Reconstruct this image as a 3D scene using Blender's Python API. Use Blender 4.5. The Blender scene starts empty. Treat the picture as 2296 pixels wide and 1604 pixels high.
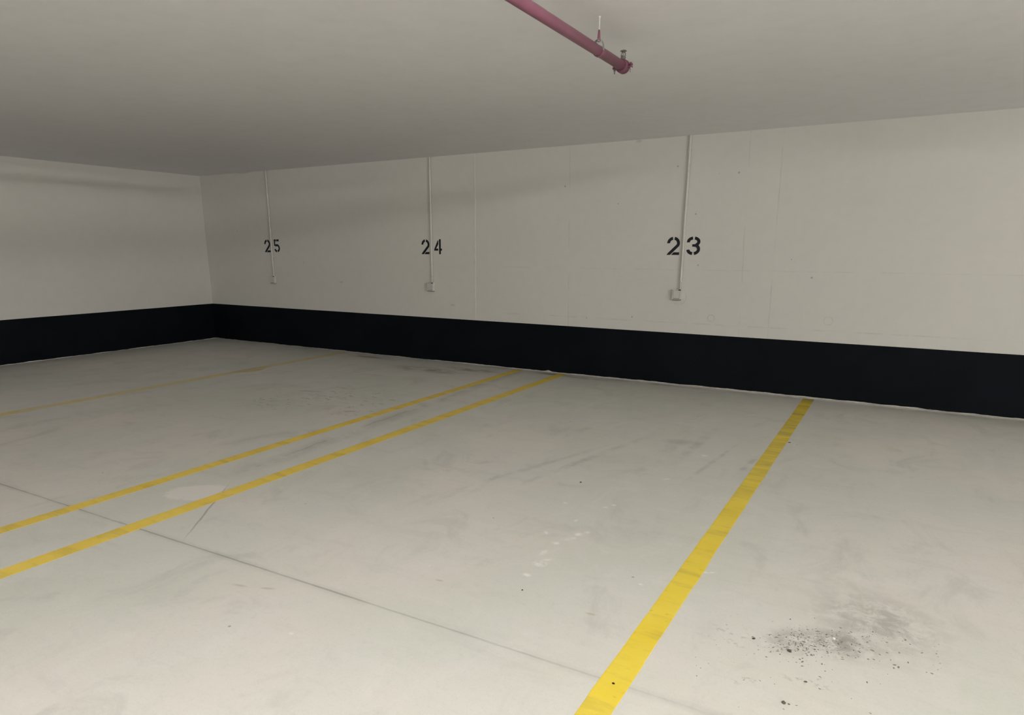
import bpy, bmesh, math, random
from mathutils import Vector, Matrix, noise as mnoise
random.seed(7)
S = bpy.context.scene
C = S.collection
PI = math.pi

# ------------------------------------------------------------------ camera
CAM_LOC = Vector((0.0, -7.5058, 1.5))
YAW, PITCH, ROLL = 0.540833, -0.255625, 0.000569
fw = Vector((-math.sin(YAW) * math.cos(PITCH), math.cos(YAW) * math.cos(PITCH), math.sin(PITCH)))
rt = Vector((math.cos(YAW), math.sin(YAW), 0))
up = rt.cross(fw)
r2 = rt * math.cos(ROLL) + up * math.sin(ROLL)
u2 = up * math.cos(ROLL) - rt * math.sin(ROLL)
cd = bpy.data.cameras.new('camera')
cam = bpy.data.objects.new('camera', cd)
C.objects.link(cam)
m = Matrix((r2, u2, -fw)).transposed().to_4x4()
m.translation = CAM_LOC
cam.matrix_world = m
cd.sensor_fit = 'HORIZONTAL'
cd.sensor_width = 36.0
cd.lens = 1508.72 * 36.0 / 2296.0
cd.shift_x = (1148.0 - 1104.60) / 2296.0
cd.shift_y = (951.55 - 802.0) / 2296.0
cd.clip_start = 0.05
S.camera = cam

# ------------------------------------------------------------------ world, exposure
w = bpy.data.worlds.new('world')
S.world = w
w.use_nodes = True
w.node_tree.nodes['Background'].inputs[0].default_value = (0.02, 0.02, 0.02, 1)
w.node_tree.nodes['Background'].inputs[1].default_value = 0.0
S.view_settings.view_transform = 'Standard'
S.view_settings.look = 'None'
S.view_settings.gamma = 1.0
S.view_settings.use_curve_mapping = False
S.view_settings.exposure = 0.05

# ceiling battens, all outside the frame; some inferred from shadows, some added as fill
LAMPS = [  # x, y, length direction, strength, colour, label
    (-0.62, -8.1, 'y', 395.0, (1.0, 0.97, 0.915), 'white ceiling batten lamp just behind the camera'),
    (-0.62, -5.6, 'y', 46.0, (1.0, 0.97, 0.93), 'added dim fill lamp right of the sprinkler pipe, above the frame'),  # weak fill, added to lift the ceiling and the mid floor
    (3.6, -7.5, 'y', 300.0, (1.0, 0.965, 0.915), 'added unseen fill lamp right of the camera'),  # unseen fill, added to balance wall and floor brightness
    (6.6, -6.2, 'y', 470.0, (1.0, 0.965, 0.915), 'white ceiling batten lamp far right of the camera, closest of three to the back wall'),
    (7.5, -7.2, 'y', 470.0, (1.0, 0.965, 0.915), 'white ceiling batten lamp far right of the camera, middle of three'),
    (8.4, -8.2, 'y', 470.0, (1.0, 0.965, 0.915), 'white ceiling batten lamp far right of the camera, closest of three to the right wall'),
    (-3.6, -12.6, 'x', 210.0, (1.0, 0.97, 0.915), 'added unseen fill lamp behind the camera, toward the rear wall'),  # unseen fill, added to raise the general level from behind
]
HC = 2.637      # ceiling height
XL = -10.08     # left wall
XR = 11.0
YB = -15.5

# ------------------------------------------------------------------ node helpers
class NT:
    def __init__(s, name):
        s.m = bpy.data.materials.new(name)
        s.m.use_nodes = True
        s.t = s.m.node_tree
        s.n, s.l = s.t.nodes, s.t.links
        s.b = s.n['Principled BSDF']
        tc = s.n.new('ShaderNodeTexCoord')
        s.co = tc.outputs['Object']
        sx = s.n.new('ShaderNodeSeparateXYZ')
        s.l.new(s.co, sx.inputs[0])
        s.x, s.y, s.z = sx.outputs
    def put(s, sock, v):
        if isinstance(v, bpy.types.NodeSocket):
            s.l.new(v, sock)
        elif isinstance(v, (tuple, list)) and len(v) == 3 and sock.type == 'RGBA':
            sock.default_value = (*v, 1)
        else:
            sock.default_value = v
    def M(s, op, a, b=0.0, c=0.0, clamp=False):
        n = s.n.new('ShaderNodeMath'); n.operation = op; n.use_clamp = clamp
        s.put(n.inputs[0], a); s.put(n.inputs[1], b); s.put(n.inputs[2], c)
        return n.outputs[0]
    def add(s, a, b): return s.M('ADD', a, b)
    def sub(s, a, b): return s.M('SUBTRACT', a, b)
    def mul(s, a, b): return s.M('MULTIPLY', a, b)
    def step(s, v, lo, hi, tlo=0.0, thi=1.0):
        n = s.n.new('ShaderNodeMapRange'); n.interpolation_type = 'SMOOTHSTEP'
        s.put(n.inputs[0], v)
        for i, q in ((1, lo), (2, hi), (3, tlo), (4, thi)): n.inputs[i].default_value = q
        return n.outputs[0]
    def vec(s, x, y, z=0.0):
        n = s.n.new('ShaderNodeCombineXYZ')
        s.put(n.inputs[0], x); s.put(n.inputs[1], y); s.put(n.inputs[2], z)
        return n.outputs[0]
    def scaled(s, sx, sy, sz, off=(0, 0, 0)):
        n = s.n.new('ShaderNodeMapping')
        s.l.new(s.co, n.inputs[0]); n.inputs['Scale'].default_value = (sx, sy, sz); n.inputs['Location'].default_value = off
        return n.outputs[0]
    def noise(s, scale, detail=4, rough=0.55, vec=None, dist=0.0):
        n = s.n.new('ShaderNodeTexNoise')
        s.put(n.inputs['Vector'], vec if vec is not None else s.co)
        n.inputs['Scale'].default_value = scale; n.inputs['Detail'].default_value = detail
        n.inputs['Roughness'].default_value = rough; n.inputs['Distortion'].default_value = dist
        return n.outputs['Fac']
    def voro(s, scale, vec=None):
        n = s.n.new('ShaderNodeTexVoronoi')
        s.put(n.inputs['Vector'], vec if vec is not None else s.co)
        n.inputs['Scale'].default_value = scale
        return n.outputs['Distance'], n.outputs['Color']
    def mix(s, f, a, b, mode='MIX'):
        n = s.n.new('ShaderNodeMix'); n.data_type = 'RGBA'; n.blend_type = mode
        s.put(n.inputs[0], f); s.put(n.inputs[6], a); s.put(n.inputs[7], b)
        return n.outputs[2]
    def ell(s, a, b, ca, cb, ra, rb, ang=0.0, soft=0.5):
        """soft elliptical patch in the plane (a, b)"""
        dx, dy = s.sub(a, ca), s.sub(b, cb)
        co, si = math.cos(ang), math.sin(ang)
        p = s.mul(s.add(s.mul(dx, co), s.mul(dy, si)), 1.0 / ra)
        q = s.mul(s.sub(s.mul(dy, co), s.mul(dx, si)), 1.0 / rb)
        d = s.M('SQRT', s.add(s.mul(p, p), s.mul(q, q)))
        return s.step(d, 1.0 - soft, 1.0, 1.0, 0.0)
    def seg(s, a, b, p0, p1, w0, soft=0.5):
        """thin straight mark from p0 to p1 in the plane (a, b), half width w0"""
        L = math.dist(p0, p1)
        return s.ell(a, b, (p0[0] + p1[0]) / 2, (p0[1] + p1[1]) / 2, L / 2, w0, math.atan2(p1[1] - p0[1], p1[0] - p0[0]), soft)
    def mx(s, *ms):
        o = ms[0]
        for k in ms[1:]: o = s.M('MAXIMUM', o, k)
        return o
    def bump(s, h, strength, dist=0.01):
        n = s.n.new('ShaderNodeBump'); n.inputs['Strength'].default_value = strength; n.inputs['Distance'].default_value = dist
        s.l.new(h, n.inputs['Height']); s.l.new(n.outputs[0], s.b.inputs['Normal'])
    def done(s, col, rough=0.6, spec=0.3, metal=0.0):
        s.put(s.b.inputs['Base Color'], col); s.put(s.b.inputs['Roughness'], rough)
        s.b.inputs['Specular IOR Level'].default_value = spec; s.b.inputs['Metallic'].default_value = metal
        return s.m

def plain(name, col, rough=0.5, spec=0.4, metal=0.0, var=0.06, scale=30.0):
    t = NT(name)
    f = t.step(t.noise(scale, 4), 0.3, 0.7)
    return t.done(t.mix(f, tuple(c * (1 - var) for c in col), tuple(min(1, c * (1 + var)) for c in col)), rough, spec, metal)

# ------------------------------------------------------------------ surface materials
def mat_wall(name, detailed):
    t = NT(name)
    pass
    big = t.step(t.noise(0.7, 3), 0.3, 0.7)
    c = t.mix(big, (0.742, 0.733, 0.698), (0.760, 0.748, 0.708))
    fine = t.step(t.noise(9.0, 5, 0.6), 0.35, 0.68)
    c = t.mix(t.mul(fine, 0.10), c, (0.60, 0.59, 0.56))
    h = t.noise(140.0, 3)
    if detailed:
        x, z = t.x, t.z
        # pinholes left by the formwork
        d, vc = t.voro(2.3, t.scaled(1, 0.01, 1))
        rnd = t.n.new('ShaderNodeSeparateColor'); t.l.new(vc, rnd.inputs[0])
        pin = t.mul(t.step(d, 0.018, 0.03, 1, 0), t.step(rnd.outputs[0], 0.55, 0.56))
        spots = [t.ell(x, z, a, b, r, r, 0, 0.6) for a, b, r in (
            (-2.223, 2.342, .013), (-1.592, 2.247, .014), (-1.998, 1.854, .013), (-0.804, 1.219, .014), (-1.934, 1.326, .011),
            (-3.529, 2.198, .014), (-2.87, 1.985, .009), (-2.641, .738, .012), (-3.203, .699, .010), (-1.008, 1.394, .008))]
        dark = t.mx(pin, *spots)
        c = t.mix(t.mul(dark, 0.55), c, (0.22, 0.215, 0.20))
        # formwork board joints, hardly visible
        wob = t.mul(t.sub(t.noise(1.5, 3), 0.5), 0.05)
        xs = t.add(x, wob)
        seams = []
        for sx, slope, w0 in ((-3.45, 0.02, .006), (-1.475, 0.03, .007), (-1.175, 0.02, .006)):
            q = t.M('ABSOLUTE', t.sub(xs, t.add(sx, t.mul(t.sub(1.4, z), slope))))
            seams.append(t.step(q, 0.0, w0 * 1.6, 1, 0))
        brk = t.step(t.noise(3.0, 5, 0.7), 0.42, 0.62)
        hz = t.M('ABSOLUTE', t.sub(z, t.add(1.275, t.mul(wob, 0.15))))
        hline = t.mul(t.step(hz, 0.0, 0.007, 1, 0), t.step(x, -4.6, -4.2))
        hz2 = t.M('ABSOLUTE', t.sub(z, t.add(0.70, t.mul(wob, 0.3))))
        hline2 = t.mul(t.step(hz2, 0.0, 0.012, 1, 0), t.step(x, -4.6, -4.2))
        sm = t.mul(t.mx(hline, hline2, *seams), brk)
        c = t.mix(t.mul(sm, 0.22), c, (0.33, 0.32, 0.30))
        # filled anchor holes: faint rings, and patched plaster round the socket
        rings = []
        for a, b, r in ((-2.789, 1.221, .035), (-1.753, .769, .035), (-.608, .802, .04), (-2.085, 1.158, .03), (-2.12, .985, .085)):
            dx, dz = t.sub(x, a), t.sub(z, b)
            dd = t.M('SQRT', t.add(t.mul(dx, dx), t.mul(dz, dz)))
            rings.append(t.step(t.M('ABSOLUTE', t.sub(dd, t.add(r, t.mul(wob, 0.25)))), 0.0, 0.007, 1, 0))
        c = t.mix(t.mul(t.mx(*rings), t.mul(brk, 0.35)), c, (0.33, 0.32, 0.30))
        # scuffs near the dark band and rust-coloured smears
        sc = t.mul(t.step(t.noise(14.0, 6, 0.7, t.scaled(1, 1, 3.5)), 0.62, 0.72), t.step(z, 1.25, 0.62))
        c = t.mix(t.mul(sc, 0.28), c, (0.36, 0.34, 0.31))
        smear = t.mx(t.ell(x, z, -5.13, .771, .06, .02, 0, .9), t.ell(x, z, -7.1, 1.02, .05, .02, 0, .9), t.ell(x, z, -2.664, 2.622, .05, .02, 0, .7), t.ell(x, z, -9.02, 2.63, .22, .014, 0, .8))
        c = t.mix(t.mul(smear, 0.28), c, (0.22, 0.20, 0.17))
        # unpainted strip of concrete below the band
        low = t.step(z, 0.034, 0.02)
        c = t.mix(low, c, t.mix(fine, (0.50, 0.48, 0.44), (0.66, 0.64, 0.60)))
        h = t.sub(h, t.mul(t.mx(sm, dark), 1.5))
    t.bump(h, 0.12, 0.004)
    return t.done(c, 0.75, 0.2)

def mat_ceiling():
    t = NT('ceiling_paint')
    big = t.step(t.noise(0.5, 3), 0.3, 0.7)
    c = t.mix(big, (0.885, 0.878, 0.893), (0.905, 0.898, 0.915))
    f = t.step(t.noise(6.0, 5, 0.65), 0.4, 0.75)
    c = t.mix(t.mul(f, 0.10), c, (0.62, 0.61, 0.59))
    t.bump(t.noise(60.0, 4), 0.10, 0.004)
    return t.done(c, 0.8, 0.15)

def mat_floor():
    t = NT('sealed_concrete')
    x, y = t.x, t.y
    n1 = t.step(t.noise(0.55, 4, 0.55, None, 0.4), 0.36, 0.64)
    n2 = t.step(t.noise(1.1, 4, 0.6, t.scaled(1, 1, 1, (13, 5, 0)), 0.5), 0.40, 0.62)
    c = t.mix(n1, (0.676, 0.688, 0.622), (0.775, 0.732, 0.685))          # greenish and pinkish grey coats
    c = t.mix(t.mul(n2, 0.55), c, (0.712, 0.715, 0.675))
    st = t.noise(2.2, 6, 0.65, t.scaled(1.3, 0.8, 1, (3, 9, 0)), 0.8)
    c = t.mix(t.mul(t.step(st, 0.52, 0.72), 0.42), c, (0.50, 0.495, 0.465))
    c = t.mix(t.mul(t.step(st, 0.46, 0.30), 0.30), c, (0.82, 0.80, 0.77))
    fine = t.noise(26.0, 6, 0.7)
    c = t.mix(t.mul(t.step(fine, 0.5, 0.75), 0.18), c, (0.50, 0.49, 0.47))
    sp = t.noise(260.0, 2, 0.5)
    c = t.mix(t.mul(t.step(sp, 0.55, 0.75), 0.22), c, (0.38, 0.37, 0.35))
    gr = t.noise(75.0, 5, 0.75)
    c = t.mix(t.mul(t.step(gr, 0.52, 0.74), 0.20), c, (0.42, 0.41, 0.39))
    c = t.mix(t.mul(t.step(gr, 0.46, 0.28), 0.20), c, (0.86, 0.85, 0.82))
    # brushed roller marks, long in one direction
    rl = t.noise(3.0, 6, 0.7, t.scaled(0.45, 1.9, 1, (2, 7, 0)), 0.3)
    c = t.mix(t.mul(t.step(rl, 0.52, 0.72), 0.22), c, (0.50, 0.49, 0.455))
    c = t.mix(t.mul(t.step(rl, 0.46, 0.30), 0.18), c, (0.82, 0.80, 0.77))
    # specks
    d, vc = t.voro(5.5, t.scaled(1, 1, 0.01))
    rn = t.n.new('ShaderNodeSeparateColor'); t.l.new(vc, rn.inputs[0])
    speck = t.mul(t.step(d, 0.025, 0.045, 1, 0), t.step(rn.outputs[0], 0.72, 0.73))
    d2, vc2 = t.voro(3.0, t.scaled(1, 1, 0.01, (4, 4, 0)))
    rn2 = t.n.new('ShaderNodeSeparateColor'); t.l.new(vc2, rn2.inputs[0])
    lspeck = t.mul(t.step(d2, 0.02, 0.04, 1, 0), t.step(rn2.outputs[0], 0.75, 0.76))
    c = t.mix(t.mul(speck, 0.6), c, (0.17, 0.15, 0.13))
    c = t.mix(t.mul(lspeck, 0.5), c, (0.78, 0.77, 0.74))
    # tyre streaks in the near bay
    tex = t.step(t.noise(5.0, 6, 0.7), 0.36, 0.62)
    tr = t.mx(t.seg(x, y, (-1.22, -1.45), (-1.27, -3.25), .06, .9), t.seg(x, y, (-1.55, -1.8), (-2.10, -4.3), .05, .9),
              t.seg(x, y, (-0.75, -2.2), (-0.84, -3.05), .035, .9), t.seg(x, y, (-1.75, -2.4), (-2.45, -4.6), .04, .9),
              t.seg(x, y, (-0.95, -1.9), (-1.10, -3.4), .03, .9), t.ell(x, y, -1.39, -2.3, .22, .13, 0.6, .9))
    c = t.mix(t.mul(t.mul(tr, tex), 0.36), c, (0.30, 0.295, 0.27))
    # grubby strip between the two middle lines
    wob = t.mul(t.sub(t.noise(1.2, 4, 0.6), 0.5), 0.22)
    mid = t.step(t.M('ABSOLUTE', t.sub(t.add(x, wob), t.add(-3.90, t.mul(t.add(y, 2.4), -0.055)))), 0.02, 0.13, 1, 0)
    mid2 = t.step(t.M('ABSOLUTE', t.sub(t.add(x, wob), t.add(-3.92, t.mul(t.add(y, 2.4), -0.055)))), 0.0, 0.025, 1, 0)
    midw = t.mul(t.step(y, -4.9, -4.2), t.step(t.noise(1.7, 5, .7), .36, .56))
    c = t.mix(t.mul(t.mx(t.mul(mid, .35), t.mul(mid2, .7)), t.mul(midw, .8)), c, (0.25, 0.245, 0.225))
    # oily stains at the foot of the wall
    oil = t.mx(t.ell(x, y, -5.1, -.66, .75, .24, 0, .9), t.ell(x, y, -4.6, -.38, .55, .16, 0, .9), t.ell(x, y, -3.6, -.12, .35, .09, 0, .9),
               t.ell(x, y, -3.1, -.17, .5, .07, 0, .9), t.ell(x, y, -2.4, -.07, .8, .06, 0, .9), t.ell(x, y, -6.4, -.25, .5, .10, 0, .9))
    c = t.mix(t.mul(t.mul(oil, t.step(t.noise(3.2, 6, .7, t.scaled(1, 1.6, 1)),   .38, .58)), 0.76), c, (0.24, 0.22, 0.165))
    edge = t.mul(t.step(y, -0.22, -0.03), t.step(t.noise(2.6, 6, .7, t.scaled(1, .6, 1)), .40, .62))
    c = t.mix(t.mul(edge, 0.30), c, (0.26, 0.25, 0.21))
    # scratches in the middle bay
    scr_n = t.noise(4.2, 5, .72, t.scaled(2.0, 5.2, 1, (0.7, 0, 0)), .3)
    scr = t.mul(t.step(scr_n, .565, .64), t.mx(t.ell(x, y, -4.95, -2.45, .75, .62, .9, .8), t.ell(x, y, -4.45, -2.55, .42, .75, .2, .8), t.ell(x, y, -5.3, -3.0, .5, .5, 0, .8)))
    scr = t.mx(scr, t.seg(x, y, (-4.72, -2.16), (-4.63, -2.08), .012), t.seg(x, y, (-4.41, -2.9), (-4.30, -2.83), .014), t.seg(x, y, (-5.55, -2.45), (-5.25, -2.35), .02, .8))
    c = t.mix(t.mul(scr, 0.62), c, (0.15, 0.145, 0.13))
    # white paint drips in the near bay
    spots = []
    for a, b, ra, rb, g in ((-1.399, -4.535, .032, .026, 0), (-1.352, -4.447, .045, .022, 1.0), (-1.338, -4.37, .035, .03, 1), (-1.31, -4.325, .030, .016, 1),
                            (-1.40, -4.67, .02, .05, 0), (-1.357, -4.79, .05, .045, .6), (-1.35, -4.735, .035, .015, .6), (-1.603, -3.984, .02, .025, 0),
                            (-1.336, -3.866, .026, .022, 0), (-1.364, -3.925, .025, .012, .5), (-1.431, -4.204, .013, .026, 0), (-1.118, -2.563, .035, .03, 0),
                            (-1.205, -3.24, .045, .018, 1), (-1.36, -4.93, .03, .025, 0), (-1.50, -4.44, .015, .03, .8), (-0.627, -4.458, .05, .012, .5),
                            (-0.863, -4.739, .016, .012, 0), (-1.933, -5.86, .014, .010, 0), (-1.06, -1.05, .06, .012, 0.2)):
        spots.append(t.ell(x, y, a, b, ra, rb, g, .75))
    sf = t.mx(t.ell(x, y, -2.86, -3.69, .12, .014, .15, .95), t.ell(x, y, -2.52, -3.64, .16, .014, .2, .95), t.ell(x, y, -4.35, -1.75, .20, .02, .2, .95))
    wn = t.step(t.noise(30.0, 4, .7), .30, .62)
    c = t.mix(t.mul(t.mul(sf, wn), .35), c, (0.95, 0.94, 0.90))
    c = t.mix(t.mul(t.mul(t.mx(*spots), wn), .82), c, (0.95, 0.94, 0.91))
    halo = t.mul(t.ell(x, y, -1.37, -4.62, .10, .45, -.05, .95), t.step(t.noise(8, 5, .7), .42, .62))
    c = t.mix(t.mul(halo, .40), c, (0.84, 0.79, 0.70))
    # ochre smudges in front
    oc = t.mx(t.ell(x, y, -2.308, -5.653, .05, .013, .4, .8), t.ell(x, y, -2.44, -5.70, .06, .014, .2, .9), t.ell(x, y, -1.682, -5.187, .03, .012, .2, .8), 
              t.ell(x, y, -0.96, -5.10, .035, .012, .1, .8))
    c = t.mix(t.mul(oc, .45), c, (0.42, 0.35, 0.21))
    # pale patch and crack by the left edge, saw-cut joint parallel to the wall
    pw = t.mul(t.sub(t.noise(5.0, 6, .7), .5), .30)
    patch = t.ell(t.add(x, pw), t.add(y, pw), -3.66, -5.02, .24, .16, .5, .25)
    c = t.mix(t.mul(patch, .7), c, (0.86, 0.83, 0.80))
    cw = t.mul(t.sub(t.noise(9.0, 3), .5), .02)
    crack = t.seg(t.add(x, cw), y, (-3.05, -5.60), (-3.70, -4.73), .009, .6)
    jy = t.M('ABSOLUTE', t.sub(t.add(y, t.mul(cw, .35)), t.add(-5.4735, t.mul(x, 0.0232))))
    jn = t.step(t.noise(2.1, 4, .7), .30, .62)
    jfade = t.step(x, -0.1, -1.6, .25, 1.0)
    joint = t.mul(t.mul(t.step(jy, .0035, .0075, 1, 0), t.add(.45, t.mul(jn, .55))), jfade)
    jsoft = t.mul(t.step(jy, .006, .04, 1, 0), t.mul(jn, .16))
    c = t.mix(t.mx(t.mul(crack, .5), t.mul(joint, .62), jsoft), c, (0.20, 0.20, 0.18))
    # dirt round the grit on the right
    g = t.mx(t.mul(t.ell(x, y, -.04, -4.80, .24, .17, .5, .95), .95), t.mul(t.ell(x, y, -.17, -4.86, .24, .14, .7, .95), .75), t.mul(t.ell(x, y, .08, -4.55, .35, .40, 0, .95), .65))
    gn = t.step(t.noise(11.0, 6, .75, t.scaled(1, 1, 1), .4), .36, .62)
    c = t.mix(t.mul(t.mul(g, gn), .80), c, (0.22, 0.20, 0.185))
    g2 = t.mul(t.mx(t.ell(x, y, -.31, -5.24, .09, .05, .2, .9), t.ell(x, y, -.10, -5.12, .14, .06, .2, .9), t.ell(x, y, -.42, -4.98, .14, .12, .2, .9)), t.step(t.noise(26.0, 5, .7), .54, .64))
    c = t.mix(t.mul(g2, .45), c, (0.25, 0.235, 0.215))
    t.bump(t.sub(t.add(t.mul(st, .8), t.mul(fine, .35)), t.mul(joint, 2.0)), 0.10, 0.006)
    rough = t.step(st, .35, .7, .38, .52)
    return t.done(c, rough, 0.50)

def mat_band():
    t = NT('navy_paint')
    f = t.step(t.noise(1.3, 5, .6), .35, .65)
    c = t.mix(f, (0.0026, 0.0040, 0.0068), (0.0040, 0.0056, 0.0092))
    s2 = t.step(t.noise(12.0, 6, .7, t.scaled(1, 1, 3)), .62, .72)
    c = t.mix(t.mul(s2, .12), c, (0.03, 0.032, 0.036))
    t.bump(t.noise(90.0, 3), .08, .003)
    return t.done(c, 0.62, 0.10)

def mat_line(name, fade, bars=.58, c0=(0.86, 0.655, 0.060), c1=(0.89, 0.70, 0.085)):
    t = NT(name)
    x, y = t.x, t.y
    c = t.mix(t.step(t.noise(4.0, 4), .35, .65), c0, c1)
    n = t.noise(3.2, 6, .65, t.scaled(.6, 2.4, 1))
    c = t.mix(t.mul(t.step(n, .48, .66), .35), c, (0.46, 0.36, 0.085))
    dn = t.noise(24.0, 6, .7, t.scaled(.5, 1, 1))
    c = t.mix(t.mul(t.step(dn, .60, .72), .35), c, (0.28, 0.23, 0.09))
    # tyre grime laid across the last metres before the wall
    b = t.noise(1.0, 5, .7, t.scaled(.5, 4.2, 1))
    grime = t.mul(t.step(b, .40, .60), t.step(y, -4.6, -.6))
    c = t.mix(t.mul(grime, bars), c, (0.285, 0.235, 0.095))
    if fade:
        f = t.step(t.noise(2.6, 5, .65, t.scaled(1, 1.2, 1)), .30, .66)
        c = t.mix(t.add(.38, t.mul(f, .34)), c, (0.66, 0.63, 0.53))
        c = t.mix(t.mul(t.ell(x, y, 0, -1.8, .4, .55, 0, .8), .35), c, (0.46, 0.36, 0.22))
    sp = t.noise(240.0, 2)
    c = t.mix(t.mul(t.step(sp, .6, .75), .12), c, (0.30, 0.24, .08))
    t.bump(t.noise(120.0, 3), .12, .002)
    return t.done(c, .5, .3)

MW = mat_wall('wall_paint_marked', True)
MW2 = mat_wall('wall_paint', False)
MC = mat_ceiling()
MF = mat_floor()
MB_ = mat_band()
ML = mat_line('yellow_line_paint', False)
MLF = mat_line('worn_yellow_line_paint', True, .25, (0.82, 0.60, .09), (0.86, 0.66, .12))
MLM = mat_line('ochre_line_paint', False, .16, (0.86, 0.63, 0.10), (0.90, 0.68, 0.13))
MINK = plain('stencil_ink', (0.0085, 0.010, 0.016), .45, .3, 0, .25, 40)
MPVC = plain('painted_conduit', (0.72, 0.712, 0.68), .5, .3, 0, .03)
MSOCK = plain('painted_socket_plastic', (0.66, 0.65, 0.615), .45, .4, 0, .03)
MDARK = plain('screw_and_shade_dark', (0.05, 0.048, 0.043), .6, .2, 0, .1)  # screws, plus painted shade in the cover gap and under the sockets
MPIPE = plain('red_pipe_paint', (0.235, 0.088, 0.132), .42, .35, 0, .07, 9)
MCOUP = plain('red_coupling_paint', (0.165, 0.058, 0.088), .45, .35, 0, .10, 25)
MSTEEL = plain('galvanised_steel', (0.34, 0.335, 0.33), .45, .5, .55, .18, 60)
MBRASS = plain('dull_sprinkler_metal', (0.20, 0.195, 0.175), .42, .5, .6, .2, 60)
MRODW = plain('whitened_rod_metal', (0.80, 0.79, 0.76), .35, .5, .1, .10, 60)
MLAMP = plain('lamp_housing_white', (0.78, 0.78, 0.76), .4, .4, 0, .02)

# ------------------------------------------------------------------ mesh helpers
def obj(name, bm, mat, parent=None, smooth=False, loc=None):
    me = bpy.data.meshes.new(name)
    bmesh.ops.recalc_face_normals(bm, faces=bm.faces[:])
    bm.to_mesh(me); bm.free()
    me.materials.append(mat)
    if smooth:
        for p in me.polygons: p.use_smooth = True
    o = bpy.data.objects.new(name, me)
    C.objects.link(o)
    if parent: o.parent = parent
    if loc: o.location = loc
    return o
def tag(o, label, cat, group=None, kind=None):
    o['label'] = label; o['category'] = cat
    if group: o['group'] = group
    if kind: o['kind'] = kind
    return o
def thing(name, label, cat, loc, group=None):
    o = bpy.data.objects.new(name, None)
    o.empty_display_size = .1
    C.objects.link(o); o.location = loc
    return tag(o, label, cat, group)
def struct(name, bm, mat):
    o = obj(name, bm, mat); o['kind'] = 'structure'
    return o
def box(bm, x0, x1, y0, y1, z0, z1, bev=0.0, seg=2):
    r = bmesh.ops.create_cube(bm, size=1.0)
    for v in r['verts']:
        v.co = Vector((x0 + (v.co.x + .5) * (x1 - x0), y0 + (v.co.y + .5) * (y1 - y0), z0 + (v.co.z + .5) * (z1 - z0)))
    if bev:
        es = list({e for v in r['verts'] for e in v.link_edges})
        bmesh.ops.bevel(bm, geom=es, offset=bev, segments=seg, affect='EDGES', profile=.6)
    return bm
def tube(bm, pts, rad, n=20, cap=True, squash=None):
    """ring-swept tube; rad is a number or a list"""
    pts = [Vector(p) for p in pts]
    rings = []
    prev = None
    for i, p in enumerate(pts):
        a = pts[max(0, i - 1)]; b = pts[min(len(pts) - 1, i + 1)]
        d = (b - a).normalized()
        if prev is None:
            s = d.orthogonal().normalized()
        else:
            s = (prev - d * prev.dot(d)).normalized()
        prev = s
        q = d.cross(s)
        r = rad[i] if isinstance(rad, (list, tuple)) else rad
        rings.append([bm.verts.new(p + s * (math.cos(2 * PI * k / n) * r) + q * (math.sin(2 * PI * k / n) * r)) for k in range(n)])
    for i in range(len(rings) - 1):
        for k in range(n):
            bm.faces.new((rings[i][k], rings[i][(k + 1) % n], rings[i + 1][(k + 1) % n], rings[i + 1][k]))
    if cap:
        bm.faces.new(rings[0][::-1]); bm.faces.new(rings[-1])
    return bm
def lathe(bm, prof, axis, org, n=28):
    """profile of (distance along axis, radius)"""
    a = Vector(axis).normalized(); o = Vector(org)
    tube(bm, [o + a * t for t, r in prof], [max(r, 1e-4) for t, r in prof], n)
    return bm
def lathe_exact(bm, prof, axis, org, n=28):
    a = Vector(axis).normalized(); o = Vector(org)
    s = a.orthogonal().normalized(); q = a.cross(s)
    rings = [[bm.verts.new(o + a * t + (s * math.cos(2 * PI * k / n) + q * math.sin(2 * PI * k / n)) * max(r, 1e-4)) for k in range(n)] for t, r in prof]
    for i in range(len(rings) - 1):
        for k in range(n):
            bm.faces.new((rings[i][k], rings[i][(k + 1) % n], rings[i + 1][(k + 1) % n], rings[i + 1][k]))
    bm.faces.new(rings[0][::-1]); bm.faces.new(rings[-1])
    return bm

# ------------------------------------------------------------------ room shell
struct('floor', box(bmesh.new(), XL - .2, XR + .2, YB - .2, .25, -.2, 0), MF)
struct('ceiling', box(bmesh.new(), XL - .2, XR + .2, YB - .2, .25, HC, HC + .25), MC)
struct('wall_back', box(bmesh.new(), XL - .2, XR + .2, 0, .25, 0, HC), MW)
struct('wall_left', box(bmesh.new(), XL - .2, XL, YB, 0, 0, HC), MW2)
struct('wall_right', box(bmesh.new(), XR, XR + .2, YB, 0, 0, HC), MW2)
struct('wall_rear', box(bmesh.new(), XL - .2, XR + .2, YB - .2, YB, 0, HC), MW2)

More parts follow.
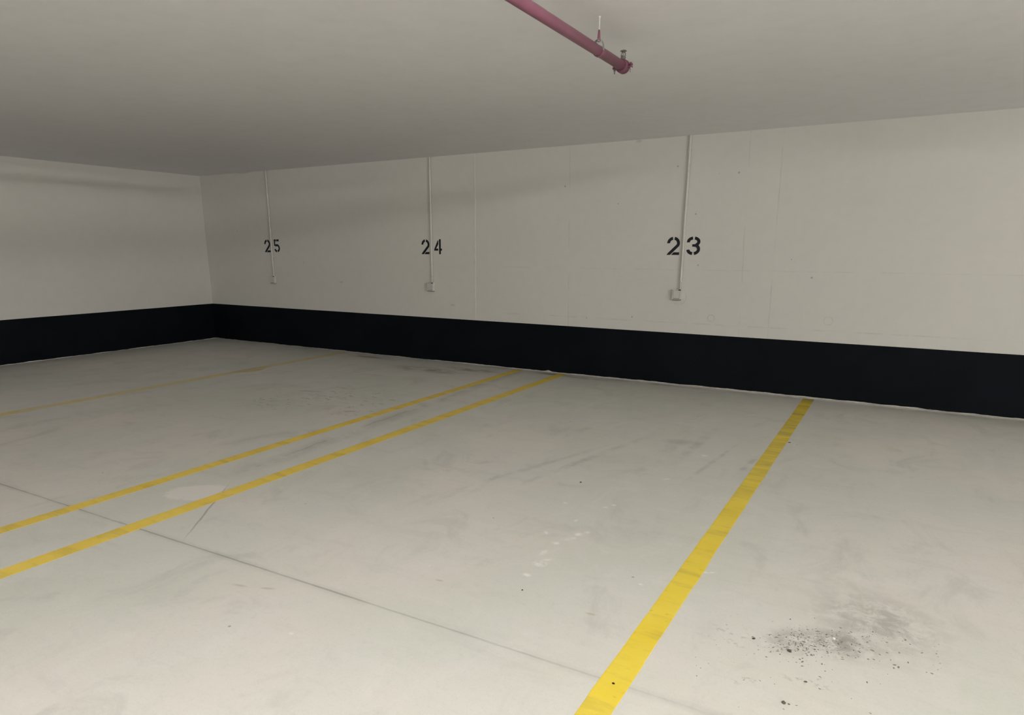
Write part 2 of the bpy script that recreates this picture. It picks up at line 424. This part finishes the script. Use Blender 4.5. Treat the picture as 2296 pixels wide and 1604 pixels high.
def band(name, length, top, place, ramp):
    """dark painted band with a ragged brushed lower edge"""
    bm = bmesh.new()
    n = int(length / .02)
    lo_f, lo_b, hi_f, hi_b = [], [], [], []
    for i in range(n + 1):
        s = length * i / n
        lo = ramp(s) + .006 * mnoise.noise((s * 3.1, 1.7, 0)) + .004 * mnoise.noise((s * 11.0, 4.2, 0)) + .002 * mnoise.noise((s * 37.0, 9.2, 0))
        lo = max(.002, lo)
        hi = top + .0015 * mnoise.noise((s * 1.3, 7.7, 3))
        for L, z, d in ((lo_f, lo, .004), (lo_b, lo, 0.0), (hi_f, hi, .004), (hi_b, hi, 0.0)):
            L.append(bm.verts.new(place(s, d, z)))
    for i in range(n):
        bm.faces.new((lo_f[i], lo_f[i + 1], hi_f[i + 1], hi_f[i]))
        bm.faces.new((hi_f[i], hi_f[i + 1], hi_b[i + 1], hi_b[i]))
        bm.faces.new((lo_b[i], lo_b[i + 1], lo_f[i + 1], lo_f[i]))
        bm.faces.new((hi_b[i], hi_b[i + 1], lo_b[i + 1], lo_b[i]))
    bm.faces.new((lo_f[0], hi_f[0], hi_b[0], lo_b[0])); bm.faces.new((lo_b[n], hi_b[n], hi_f[n], lo_f[n]))
    return struct(name, bm, MB_)
def ramp_back(s):
    x = XL + s
    r = .007 + .011 * min(1, max(0, (x + 4.6) / 3.2))
    return r + .016 * math.exp(-((x + 3.69) / .035) ** 2)
band('baseboard_back', XR - XL, .587, lambda s, d, z: Vector((XL + s, -d, z)), ramp_back)
band('baseboard_left', -YB - .006, .587, lambda s, d, z: Vector((XL + d, -.006 - s, z)), lambda s: .006)

# filled joint between two wall pours (full height), notched where it meets the band
bm = bmesh.new()
zs = [.60 + (HC - .60) * i / 90 for i in range(91)]
prevr = None
for z in zs:
    cx = -4.770 + .004 * mnoise.noise((z * 2.2, 0, 5)) + .002 * mnoise.noise((z * 9, 3, 5))
    hw = .0075 + .002 * mnoise.noise((z * 6, 1, 2)) + (.008 if 1.30 < z < 1.36 else 0)
    hh = .0038 + .0012 * mnoise.noise((z * 8, 6, 2))
    row = [bm.verts.new((cx - hw, 0.001, z)), bm.verts.new((cx - hw * .5, -hh, z)), bm.verts.new((cx + hw * .3, -hh * .9, z)), bm.verts.new((cx + hw, 0.001, z))]
    if prevr:
        for k in range(3): bm.faces.new((prevr[k], prevr[k + 1], row[k + 1], row[k]))
    else:
        bm.faces.new(row)
    prevr = row
bm.faces.new(prevr[::-1])
struct('trim_1', bm, MW2)

# cove of screed where the floor meets the back wall, rough and low
bm = bmesh.new()
prevr = None
n = 760
for i in range(n + 1):
    x = XL + .01 + (XR - XL - .02) * i / n
    k = min(1, max(.25, (x + 5.2) / 3.4))
    hz = (.007 + .003 * mnoise.noise((x * 4, 2, 0)) + .002 * mnoise.noise((x * 17, 2, 0))) * k + .012 * math.exp(-((x + 3.69) / .03) ** 2)
    wy = (.030 + .012 * mnoise.noise((x * 2.5, 8, 0)) + .008 * mnoise.noise((x * 12, 8, 0))) * k
    row = [bm.verts.new((x, .001, -.001)), bm.verts.new((x, .001, hz + .003)), bm.verts.new((x, -.0045, hz)), bm.verts.new((x, -wy * .5, hz * .45)), bm.verts.new((x, -wy, -.001))]
    if prevr:
        for q in range(5): bm.faces.new((prevr[q], prevr[(q + 1) % 5], row[(q + 1) % 5], row[q]))
    else:
        bm.faces.new(row)
    prevr = row
bm.faces.new(prevr[::-1])
MSCREED = plain('screed', (0.56, 0.54, 0.50), .8, .2, 0, .12, 14)
struct('trim_2', bm, MSCREED)

# ------------------------------------------------------------------ yellow bay lines
def line(label, xw, slope, width, y0, y1, mat, seed, wob=.003, blob=None, fadew=0.0):
    bm = bmesh.new()
    n = int((y0 - y1) / .025)
    prevr = None
    for i in range(n + 1):
        y = y0 + (y1 - y0) * i / n
        a = -width / 2 + wob * mnoise.noise((y * 3.0, seed, 0)) + wob * .6 * mnoise.noise((y * 15.0, seed, 3))
        b = width / 2 + wob * mnoise.noise((y * 3.0, seed + 9, 0)) + wob * .6 * mnoise.noise((y * 15.0, seed + 9, 3))
        sh = slope * (y - y0)
        if blob: b += blob[1] * math.exp(-((y - blob[0]) / blob[2]) ** 2)
        if i in (0, n): pass
        row = [bm.verts.new((a + sh, y, 0.0)), bm.verts.new((a + .001 + sh, y, .0007)), bm.verts.new((b - .001 + sh, y, .0007)), bm.verts.new((b + sh, y, 0.0))]
        if prevr:
            for q in range(4): bm.faces.new((prevr[q], prevr[(q + 1) % 4], row[(q + 1) % 4], row[q]))
        else:
            bm.faces.new(row)
        prevr = row
    bm.faces.new(prevr[::-1])
    o = obj('bay_line', bm, mat, None, False, (xw, 0, 0))
    return tag(o, label, 'line', 'yellow bay lines on the floor')
line('bright yellow floor line in the foreground right of bay 23', -.6955, .0014, .106, -.022, -7.0, ML, 1)
line('yellow floor line on the left of bay 23, nearer of the close pair', -3.475, .0045, .112, -.035, -7.0, MLM, 2, .004)
line('yellow floor line by bay 24, farther of the close pair', -4.075, .0005, .100, -.03, -7.0, MLM, 3, .005)
line('worn faded yellow floor line between bays 24 and 25, near the dark corner', -7.03, .004, .135, -.05, -7.0, MLF, 4, .022, (-1.83, .10, .16))

# ------------------------------------------------------------------ stencilled bay numbers
def ribbon(pts, wd, end0=None, end1=None):
    """polyline (mm) -> list of quads"""
    L, R = [], []
    for i, p in enumerate(pts):
        a = Vector(pts[max(0, i - 1)]); b = Vector(pts[min(len(pts) - 1, i + 1)])
        d = (b - a).normalized(); nrm = Vector((-d.y, d.x)) * wd / 2
        L.append(Vector(p) + nrm); R.append(Vector(p) - nrm)
    if end0: L[0], R[0] = Vector(end0[0]), Vector(end0[1])
    if end1: L[-1], R[-1] = Vector(end1[0]), Vector(end1[1])
    return [[L[i], L[i + 1], R[i + 1], R[i]] for i in range(len(pts) - 1)]
def arc(cx, cy, rx, ry, a0, a1, n=22):
    return [(cx + rx * math.cos(math.radians(a0 + (a1 - a0) * i / n)), cy + ry * math.sin(math.radians(a0 + (a1 - a0) * i / n))) for i in range(n + 1)]
W0 = 31
def glyph(ch):
    if ch == '2':
        q = ribbon(arc(0, 122, 52, 52, 184, 99), W0, ((-68, 125), (-36, 125)))
        b = arc(0, 122, 52, 52, 80, -24)
        b += [(47.5 + (-52 - 47.5) * k / 8, 101 + (0 - 101) * k / 8) for k in range(1, 9)]
        q += ribbon(b, W0, None, ((-33, 0), (-68, 0)))
        q += [[Vector(v) for v in ((8, 28), (67, 28), (65, 0), (-20, 0))]]
        return q
    if ch == '3':
        q = ribbon(arc(0, 137, 52, 38, 176, 100), W0, ((-68, 130), (-36, 131)))
        q += ribbon(arc(0, 137, 51, 38, 79, -62), W0)
        q += ribbon(arc(0, 60, 53, 45, 62, -79), W0)
        q += [[Vector(v) for v in ((-12, 111), (34, 113), (46, 98), (34, 84), (-12, 87))]]
        q += ribbon(arc(0, 60, 53, 45, 261, 186), W0)
        return q
    if ch == '4':
        q = [[Vector(v) for v in ((-6, 174), (6, 174), (6, 128), (-33, 72), (-67, 64))],
             [Vector(v) for v in ((-67, 64), (-33, 72), (2, 72), (2, 45), (-67, 45))],
             [Vector(v) for v in ((18, 190), (48, 190), (48, 0), (18, 0))],
             [Vector(v) for v in ((48, 71), (68, 71), (68, 45), (48, 45))]]
        return q
    if ch == '5':
        q = [[Vector(v) for v in ((-64, 190), (-36, 190), (-33, 94), (-60, 94))],
             [Vector(v) for v in ((-36, 190), (-16, 190), (-16, 163), (-36, 163))],
             [Vector(v) for v in ((-5, 190), (52, 190), (52, 162), (-5, 162))]]
        q += ribbon(arc(2, 60, 50, 46, 136, -76), W0)
        q += ribbon(arc(2, 60, 50, 46, 262, 194), W0)
        return q
def digit(ch, cx, z0, sx, sz, parent):
    bm = bmesh.new()
    for gi, poly in enumerate(glyph(ch)):
        f = [bm.verts.new((cx + v.x * .001 * sx, -.0012 - .000012 * gi, z0 + v.y * .001 * sz)) for v in poly]
        k = [bm.verts.new((v.co.x, 0.0, v.co.z)) for v in f]
        bm.faces.new(f); bm.faces.new(k[::-1])
        for i in range(len(f)):
            j = (i + 1) % len(f)
            bm.faces.new((f[i], k[i], k[j], f[j]))
    return obj('digit', bm, MINK, parent)
for txt, cx, xa, xb, z0, wa, wb, desc in (
        ('23', -2.105, -2.215, -1.998, 1.432, 1.04, 1.07, 'stencilled black number 23 on the white wall, rightmost and largest in view'),
        ('24', -5.450, -5.555, -5.350, 1.425, .97, .92, 'stencilled black number 24 on the white wall, middle one'),
        ('25', -8.505, -8.612, -8.400, 1.440, .97, .94, 'stencilled black number 25 on the dim wall near the corner')):
    t = thing('bay_number', desc, 'number', (cx, 0, z0), 'bay numbers on the back wall')
    digit(txt[0], xa - cx, 0, wa, 1.01, t)
    digit(txt[1], xb - cx, 0, wb, 1.01, t)

# ------------------------------------------------------------------ conduits and socket boxes under them
def conduit(x, z0, label, seed, sag):
    r = .0125
    t = thing('conduit', label, 'pipe', (x, 0, z0), 'conduits running down to the sockets')
    ym = -.019
    pts = []
    n = 40
    zb = .085
    for i in range(n + 1):
        z = zb + (HC - z0 - zb) * i / n
        pts.append((sag * math.sin(PI * i / n) + .0022 * mnoise.noise((z * 2.1, seed, 0)), ym + .001 * mnoise.noise((z * 3, seed, 4)), z))
    obj('tube', tube(bmesh.new(), pts, r, 20), MPVC, t, True)
    # bare cable tail between the tube end and the box
    bm = bmesh.new()
    tube(bm, [(0, ym, -.004), (.001, ym, .03), (pts[0][0], ym, zb + .012)], .0085, 14)
    obj('cable_tail', bm, MPVC, t, True)
    bm = bmesh.new()
    lathe_exact(bm, [(0, .0135), (.001, .0146), (.012, .0146), (.013, .0135)], (0, 0, 1), (pts[0][0], ym, zb - .002), 20)
    obj('end_collar', bm, MPVC, t, True)
    for k, zc in enumerate((.30, .88, 1.42)):
        bm = bmesh.new()
        i = min(n, int((zc - zb) / (HC - z0 - zb) * n))
        px = pts[i][0]
        # saddle clip: half ring round the tube with a foot on each side
        prevr = None
        prof = [(-.022, .0), (-.0145, .0)] + [(-.0142 * math.cos(PI * q / 12), .019 + .0142 * math.sin(PI * q / 12)) for q in range(13)] + [(.0145, .0), (.022, .0)]
        for (dx, dy) in prof:
            row = [bm.verts.new((px + dx, -dy - .0006, zc - .007)), bm.verts.new((px + dx, -dy - .0006, zc + .007))]
            if prevr: bm.faces.new((prevr[0], prevr[1], row[1], row[0]))
            prevr = row
        o = obj('saddle_clip', bm, MPVC, t)
        mo = o.modifiers.new('solid', 'SOLIDIFY'); mo.thickness = .0012; mo.offset = 0
    return t
def socket(x, z0, label):
    """surface box with a framed hinged cover, open cable entry at the top right"""
    t = thing('socket_box', label, 'socket', (x, 0, z0), 'socket boxes below the bay numbers')
    w_, h_, d_ = .0475, .112, .044
    bm = bmesh.new()
    box(bm, -w_, w_, -d_ * .72, 0, 0, h_, .004, 2)
    obj('housing', bm, MSOCK, t)
    bm = bmesh.new()
    box(bm, -w_ + .003, w_ - .003, -d_ * .78, -d_ * .70, .003, h_ - .003)  # dark slab paints the shaded gap between housing and cover
    obj('painted_gap_shade', bm, MDARK, t)
    # cover frame: four bars round a sunken flap
    bm = bmesh.new()
    f = .011
    yf0, yf1 = -d_, -d_ * .76
    box(bm, -w_, -w_ + f, yf0, yf1, 0, h_, .0015, 1)
    box(bm, w_ - f, w_, yf0, yf1, 0, h_ - .014, .0015, 1)
    box(bm, -w_ + f - .001, w_ - f + .001, yf0, yf1, 0, f * .8, .0015, 1)
    box(bm, -w_ + f - .001, w_ * .38, yf0, yf1, h_ - f, h_, .0015, 1)
    obj('cover_frame', bm, MSOCK, t)
    bm = bmesh.new()
    box(bm, -w_ + f + .0015, w_ - f - .0015, -d_ * .93, -d_ * .77, f * .8 + .004, h_ - f - .002, .0015, 1)
    box(bm, -.006, .006, -d_ * .98, -d_ * .92, f * .8 + .006, f * .8 + .012, .001, 1)
    obj('flap', bm, MSOCK, t)
    bm = bmesh.new()
    box(bm, -w_ + .001, w_ - .001, -d_ * .9, -.001, -.004, -.0003)  # dark strip paints the shadow below the box
    obj('painted_under_shadow', bm, MDARK, t)
    for sx in (-1,):
        bm = bmesh.new()
        lathe_exact(bm, [(0, .003), (.0012, .003), (.0016, .002)], (0, -1, 0), (sx * (w_ - f / 2), -d_, h_ - .008), 10)
        obj('screw', bm, MDARK, t)
    return t
conduit(-2.104, 1.064, 'white painted conduit running down through the number 23', 1, .002)
conduit(-5.446, 1.054, 'white painted conduit running down through the number 24', 5, .001)
conduit(-8.500, 1.078, 'white painted conduit running down through the dim number 25', 9, .001)
socket(-2.135, .956, 'small white socket box on the wall below number 23')
socket(-5.467, .945, 'small white socket box on the wall below number 24')
socket(-8.523, .968, 'small white socket box on the dim wall below number 25')

# ------------------------------------------------------------------ sprinkler pipe under the ceiling
PX, PZ, PR = -1.502, 2.479, .0255
pipe = thing('sprinkler_pipe', 'dull red sprinkler pipe under the ceiling with capped end', 'pipe', (PX, -3.60, PZ))
obj('tube', tube(bmesh.new(), [(0, q, 0) for q in (0, -1, -2, -4, -7, -11.85)], PR, 32), MPIPE, pipe, True)
bm = bmesh.new()
# grooved coupling at the pipe's end and the domed cap behind it
lathe_exact(bm, [(-.030, .0262), (-.029, .034), (-.020, .0365), (-.012, .034), (.004, .034), (.012, .0365), (.020, .034), (.0215, .026)], (0, 1, 0), (0, 0, 0), 36)
coup = obj('coupling', bm, MCOUP, pipe, True)
for sx in (-1, 1):
    bm = bmesh.new()
    box(bm, min(sx * .030, sx * .055), max(sx * .030, sx * .055), -.018, .010, .0015, .0115, .003, 2)
    box(bm, min(sx * .030, sx * .055), max(sx * .030, sx * .055), -.018, .010, -.0115, -.0015, .003, 2)
    obj('coupling_lug', bm, MCOUP, coup)
    bm = bmesh.new()
    lathe_exact(bm, [(0, .0035), (.052, .0035)], (0, 0, -1), (sx * .047, -.004, .018), 12)
    lathe_exact(bm, [(0, .0074), (.007, .0074)], (0, 0, -1), (sx * .047, -.004, -.0115), 6)
    lathe_exact(bm, [(-.0065, .002), (-.005, .006), (0, .0072)], (0, 0, -1), (sx * .047, -.004, .0115), 14)
    obj('coupling_bolt', bm, MSTEEL, coup, False)
bm = bmesh.new()
lathe_exact(bm, [(.0205, .027), (.026, .027), (.034, .024), (.040, .016), (.043, .004)], (0, 1, 0), (0, 0, 0), 32)
obj('end_cap', bm, MCOUP, pipe, True)
# upright sprinkler head screwed into the coupling
bm = bmesh.new()
lathe_exact(bm, [(.030, .012), (.040, .012), (.0405, .0145), (.046, .0145), (.0465, .009), (.052, .0075)], (0, 0, 1), (0, -.002, 0), 14)
head = obj('sprinkler_head', bm, MBRASS, pipe)
bm = bmesh.new()
for s in (-1, 1):
    tube(bm, [(s * .008, -.002, .046), (s * .0125, -.002, .054), (s * .011, -.002, .064), (s * .004, -.002, .073), (0, -.002, .075)], .0026, 8)
obj('frame_arms', bm, MBRASS, head, True)
bm = bmesh.new()
lathe_exact(bm, [(.050, .002), (.056, .0028), (.066, .0028), (.070, .0045), (.076, .0045)], (0, 0, 1), (0, -.002, 0), 10)
box(bm, -.014, -.002, -.004, .0, .053, .0565)
obj('bulb', bm, MBRASS, head, True)
bm = bmesh.new()
n = 24
ring0 = []
for (zz, rr0, rr1) in ((.0775, .0165, .0190), (.0792, .0165, .0190)):
    ring0.append([bm.verts.new((math.cos(2 * PI * k / n) * (rr1 if k % 2 else rr0), -.002 + math.sin(2 * PI * k / n) * (rr1 if k % 2 else rr0), zz - (.003 if k % 2 else 0))) for k in range(n)])
for k in range(n):
    bm.faces.new((ring0[0][k], ring0[0][(k + 1) % n], ring0[1][(k + 1) % n], ring0[1][k]))
bm.faces.new(ring0[0][::-1]); bm.faces.new(ring0[1])
lathe_exact(bm, [(.075, .005), (.082, .005), (.084, .003)], (0, 0, 1), (0, -.002, 0), 10)
obj('deflector', bm, MBRASS, head)

# hanger that carries the pipe
YH = -3.955
hang = thing('pipe_hanger', 'small metal clevis hanger holding the red pipe to the ceiling', 'hanger', (PX, YH, HC))
bm = bmesh.new()
lathe_exact(bm, [(0, .0065), (.004, .0065), (.0045, .0042), (.068, .0036)], (0, 0, -1), (0, 0, 0), 14)
o = obj('rod', bm, MRODW, hang, True); o['label'] = 'pale bare metal rod'
bm = bmesh.new()
lathe_exact(bm, [(.058, .0030), (.066, .0052), (.092, .0075), (.108, .0082), (.112, .005)], (0, 0, -1), (0, 0, 0), 14)
o = obj('rod_sleeve', bm, MPIPE, hang, True); o['label'] = 'red painted lower end of the rod'
zc = PZ - HC
bm = bmesh.new()
prof = []
apex = -.106
for k in range(41):
    a = -PI / 2 + 2 * PI * k / 40
    ca, sa = math.cos(a), math.sin(a)
    rr = PR + .0022
    x_, z_ = rr * ca, zc + rr * sa
    if sa > 0:          # upper half drawn up into a pear shape
        f = sa ** 1.4
        z_ = zc + (apex - zc) * sa
        x_ = rr * ca * (1 - .10 * f) + (0.006 * f if ca >= 0 else -.006 * f)
    prof.append((x_, z_))
def strap(name, part, mat):
    bm = bmesh.new()
    prevr = None
    for (x_, z_) in part:
        row = [bm.verts.new((x_, -.009, z_)), bm.verts.new((x_, .009, z_))]
        if prevr: bm.faces.new((prevr[0], prevr[1], row[1], row[0]))
        prevr = row
    o = obj(name, bm, mat, hang)
    mo = o.modifiers.new('solid', 'SOLIDIFY'); mo.thickness = .0022; mo.offset = 0
    return o
bm.free()
strap('ring_strap', prof[10:31], MSTEEL)['label'] = 'grey metal legs of the ring'
strap('lower_loop', prof[30:] + prof[1:11], MPIPE)['label'] = 'red painted loop under the pipe'
bm = bmesh.new()
lathe_exact(bm, [(0, .0085), (.007, .0085)], (0, 0, -1), (0, 0, -.108), 6)
obj('nut', bm, MSTEEL, hang)

# ------------------------------------------------------------------ chips and pebbles on the floor
def chip(x, y, r, col, label, name='debris_chip', cat='debris', seed=0, flat=.5):
    bm = bmesh.new()
    bmesh.ops.create_icosphere(bm, subdivisions=2, radius=1.0)
    for v in bm.verts:
        k = 1 + .35 * mnoise.noise(v.co * 1.3 + Vector((seed * 3.1, 0, 0)))
        v.co = Vector((v.co.x * r * 1.25 * k, v.co.y * r * k, max(-.35, v.co.z) * r * flat * k))
    lo = min(v.co.z for v in bm.verts)
    for v in bm.verts: v.co.z -= lo
    key = 'chip_%s' % name + str(col)
    mt = bpy.data.materials.get(key[:60]) or plain(key[:60], col, .7, .2, 0, .2, 200)
    o = obj(name, bm, mt, None, False, (x, y, 0.0))
    o.rotation_euler = (0, 0, seed * 1.3)
    return tag(o, label, cat)
chip(-1.67, -3.591, .0062, (.06, .012, .010), 'tiny dark red chip lying alone in the middle of bay 23', 'debris_chip', 'debris', 1, .5)
o = chip(-.704, -5.498, .0046, (.05, .022, .008), 'tiny brown chip lying on the bright yellow foreground line', 'debris_chip', 'debris', 2, .5); o.location.z = .0007
chip(-1.306, -5.069, .0038, (.03, .025, .02), 'tiny black chip on the concrete left of the foreground yellow line', 'debris_chip', 'debris', 3, .6)
chip(-1.808, -5.093, .0034, (.9, .89, .86), 'tiny bright white chip on the concrete, lower middle of the photo', 'debris_chip', 'debris', 4, .7)
chip(-.626, -1.861, .0085, (.10, .085, .07), 'small dark fleck on the floor right of the yellow line, close to the wall', 'debris_chip', 'debris', 5, .4)
chip(-.168, -5.297, .0070, (.15, .14, .12), 'dark grey pebble at the lower right, largest below the grit patch', 'pebble', 'pebble', 6, .6)
chip(-.152, -5.296, .0034, (.15, .14, .12), 'tiny grey pebble just right of the large lower pebble', 'pebble', 'pebble', 7, .6)
chip(-.331, -4.94, .0056, (.09, .085, .075), 'black pebble at the left end of the grit patch', 'pebble', 'pebble', 8, .6)
chip(-.197, -4.959, .0080, (.10, .095, .085), 'flat dark pebble along the lower edge of the grit patch', 'pebble', 'pebble', 9, .4)
chip(-.119, -5.134, .0045, (.14, .13, .12), 'small grey pebble between the grit patch and the lower right corner', 'pebble', 'pebble', 10, .6)
chip(-.058, -4.775, .0055, (.85, .84, .80), 'white pebble at the right end of the grit patch', 'pebble', 'pebble', 11, .6)

# loose grit: nobody could count it
bm = bmesh.new()
rnd = random.Random(11)
def grain(x, y, r):
    a = rnd.random() * PI
    k = 1.0 + rnd.random() * 1.6
    h = r * (.25 + .35 * rnd.random())
    n = 6
    base = []
    for i in range(n):
        q = 2 * PI * i / n
        rr = r * (.7 + .5 * rnd.random())
        px, py = math.cos(q) * rr * k, math.sin(q) * rr
        base.append(bm.verts.new((x + px * math.cos(a) - py * math.sin(a), y + px * math.sin(a) + py * math.cos(a), 0)))
    topv = bm.verts.new((x + r * .2 * rnd.uniform(-1, 1), y + r * .2 * rnd.uniform(-1, 1), h))
    for i in range(n): bm.faces.new((base[i], base[(i + 1) % n], topv))
    bm.faces.new(base[::-1])
cnt = 0
while cnt < 330:
    u, v = rnd.gauss(0, 1), rnd.gauss(0, 1)
    x = -.145 + u * .075 + v * .03; y = -4.865 + u * .055 - v * .055
    if x < -.5 or y < -5.1 or y > -4.5: continue
    grain(x, y, rnd.choice((.0012, .0015, .0018, .0022, .0034)))
    cnt += 1
for k in range(60):
    grain(rnd.uniform(-.5, .12), rnd.uniform(-5.42, -4.75), rnd.choice((.0012, .0016, .002, .003)))
for k in range(60):
    grain(rnd.uniform(-.05, .3), rnd.gauss(-4.72, .09), rnd.choice((.0014, .002, .003, .004)))
MGRIT = plain('dark_grit', (.235, .22, .195), .8, .2, 0, .35, 90)
tag(obj('grit', bm, MGRIT), 'loose dark grit scattered over the floor at the lower right', 'grit', None, 'stuff')

# ------------------------------------------------------------------ the lamps themselves
def batten(x, y, along, strength, col, label):
    t = thing('batten_lamp', label, 'lamp', (x, y, HC), 'batten lamps on the ceiling')
    L = 1.25
    def B(bm, a0, a1, b0, b1, z0, z1, bev=0):
        return box(bm, b0, b1, a0, a1, z0, z1, bev) if along == 'y' else box(bm, a0, a1, b0, b1, z0, z1, bev)
    obj('housing', B(bmesh.new(), -L / 2, L / 2, -.045, .045, -.045, 0, .004), MLAMP, t)
    tm = bpy.data.materials.new('lamp_glow'); tm.use_nodes = True
    nt = tm.node_tree; nt.nodes.clear()
    e = nt.nodes.new('ShaderNodeEmission'); e.inputs[0].default_value = (*col, 1); e.inputs[1].default_value = strength
    om = nt.nodes.new('ShaderNodeOutputMaterial'); nt.links.new(e.outputs[0], om.inputs[0])
    ax = (0, 1, 0) if along == 'y' else (1, 0, 0)
    bm = bmesh.new()
    a = Vector(ax) * (L / 2 - .03)
    tube(bm, [-a + Vector((0, 0, -.068)), a + Vector((0, 0, -.068))], .019, 16)
    obj('tube_light', bm, tm, t, True)
    for s in (-1, 1):
        bm = bmesh.new()
        B(bm, s * (L / 2 - .018) - .014, s * (L / 2 - .018) + .014, -.022, .022, -.092, -.044, .003)
        obj('lamp_holder', bm, MLAMP, t)
for lx, ly, al, st, col, lab in LAMPS:
    batten(lx, ly, al, st, col, lab)
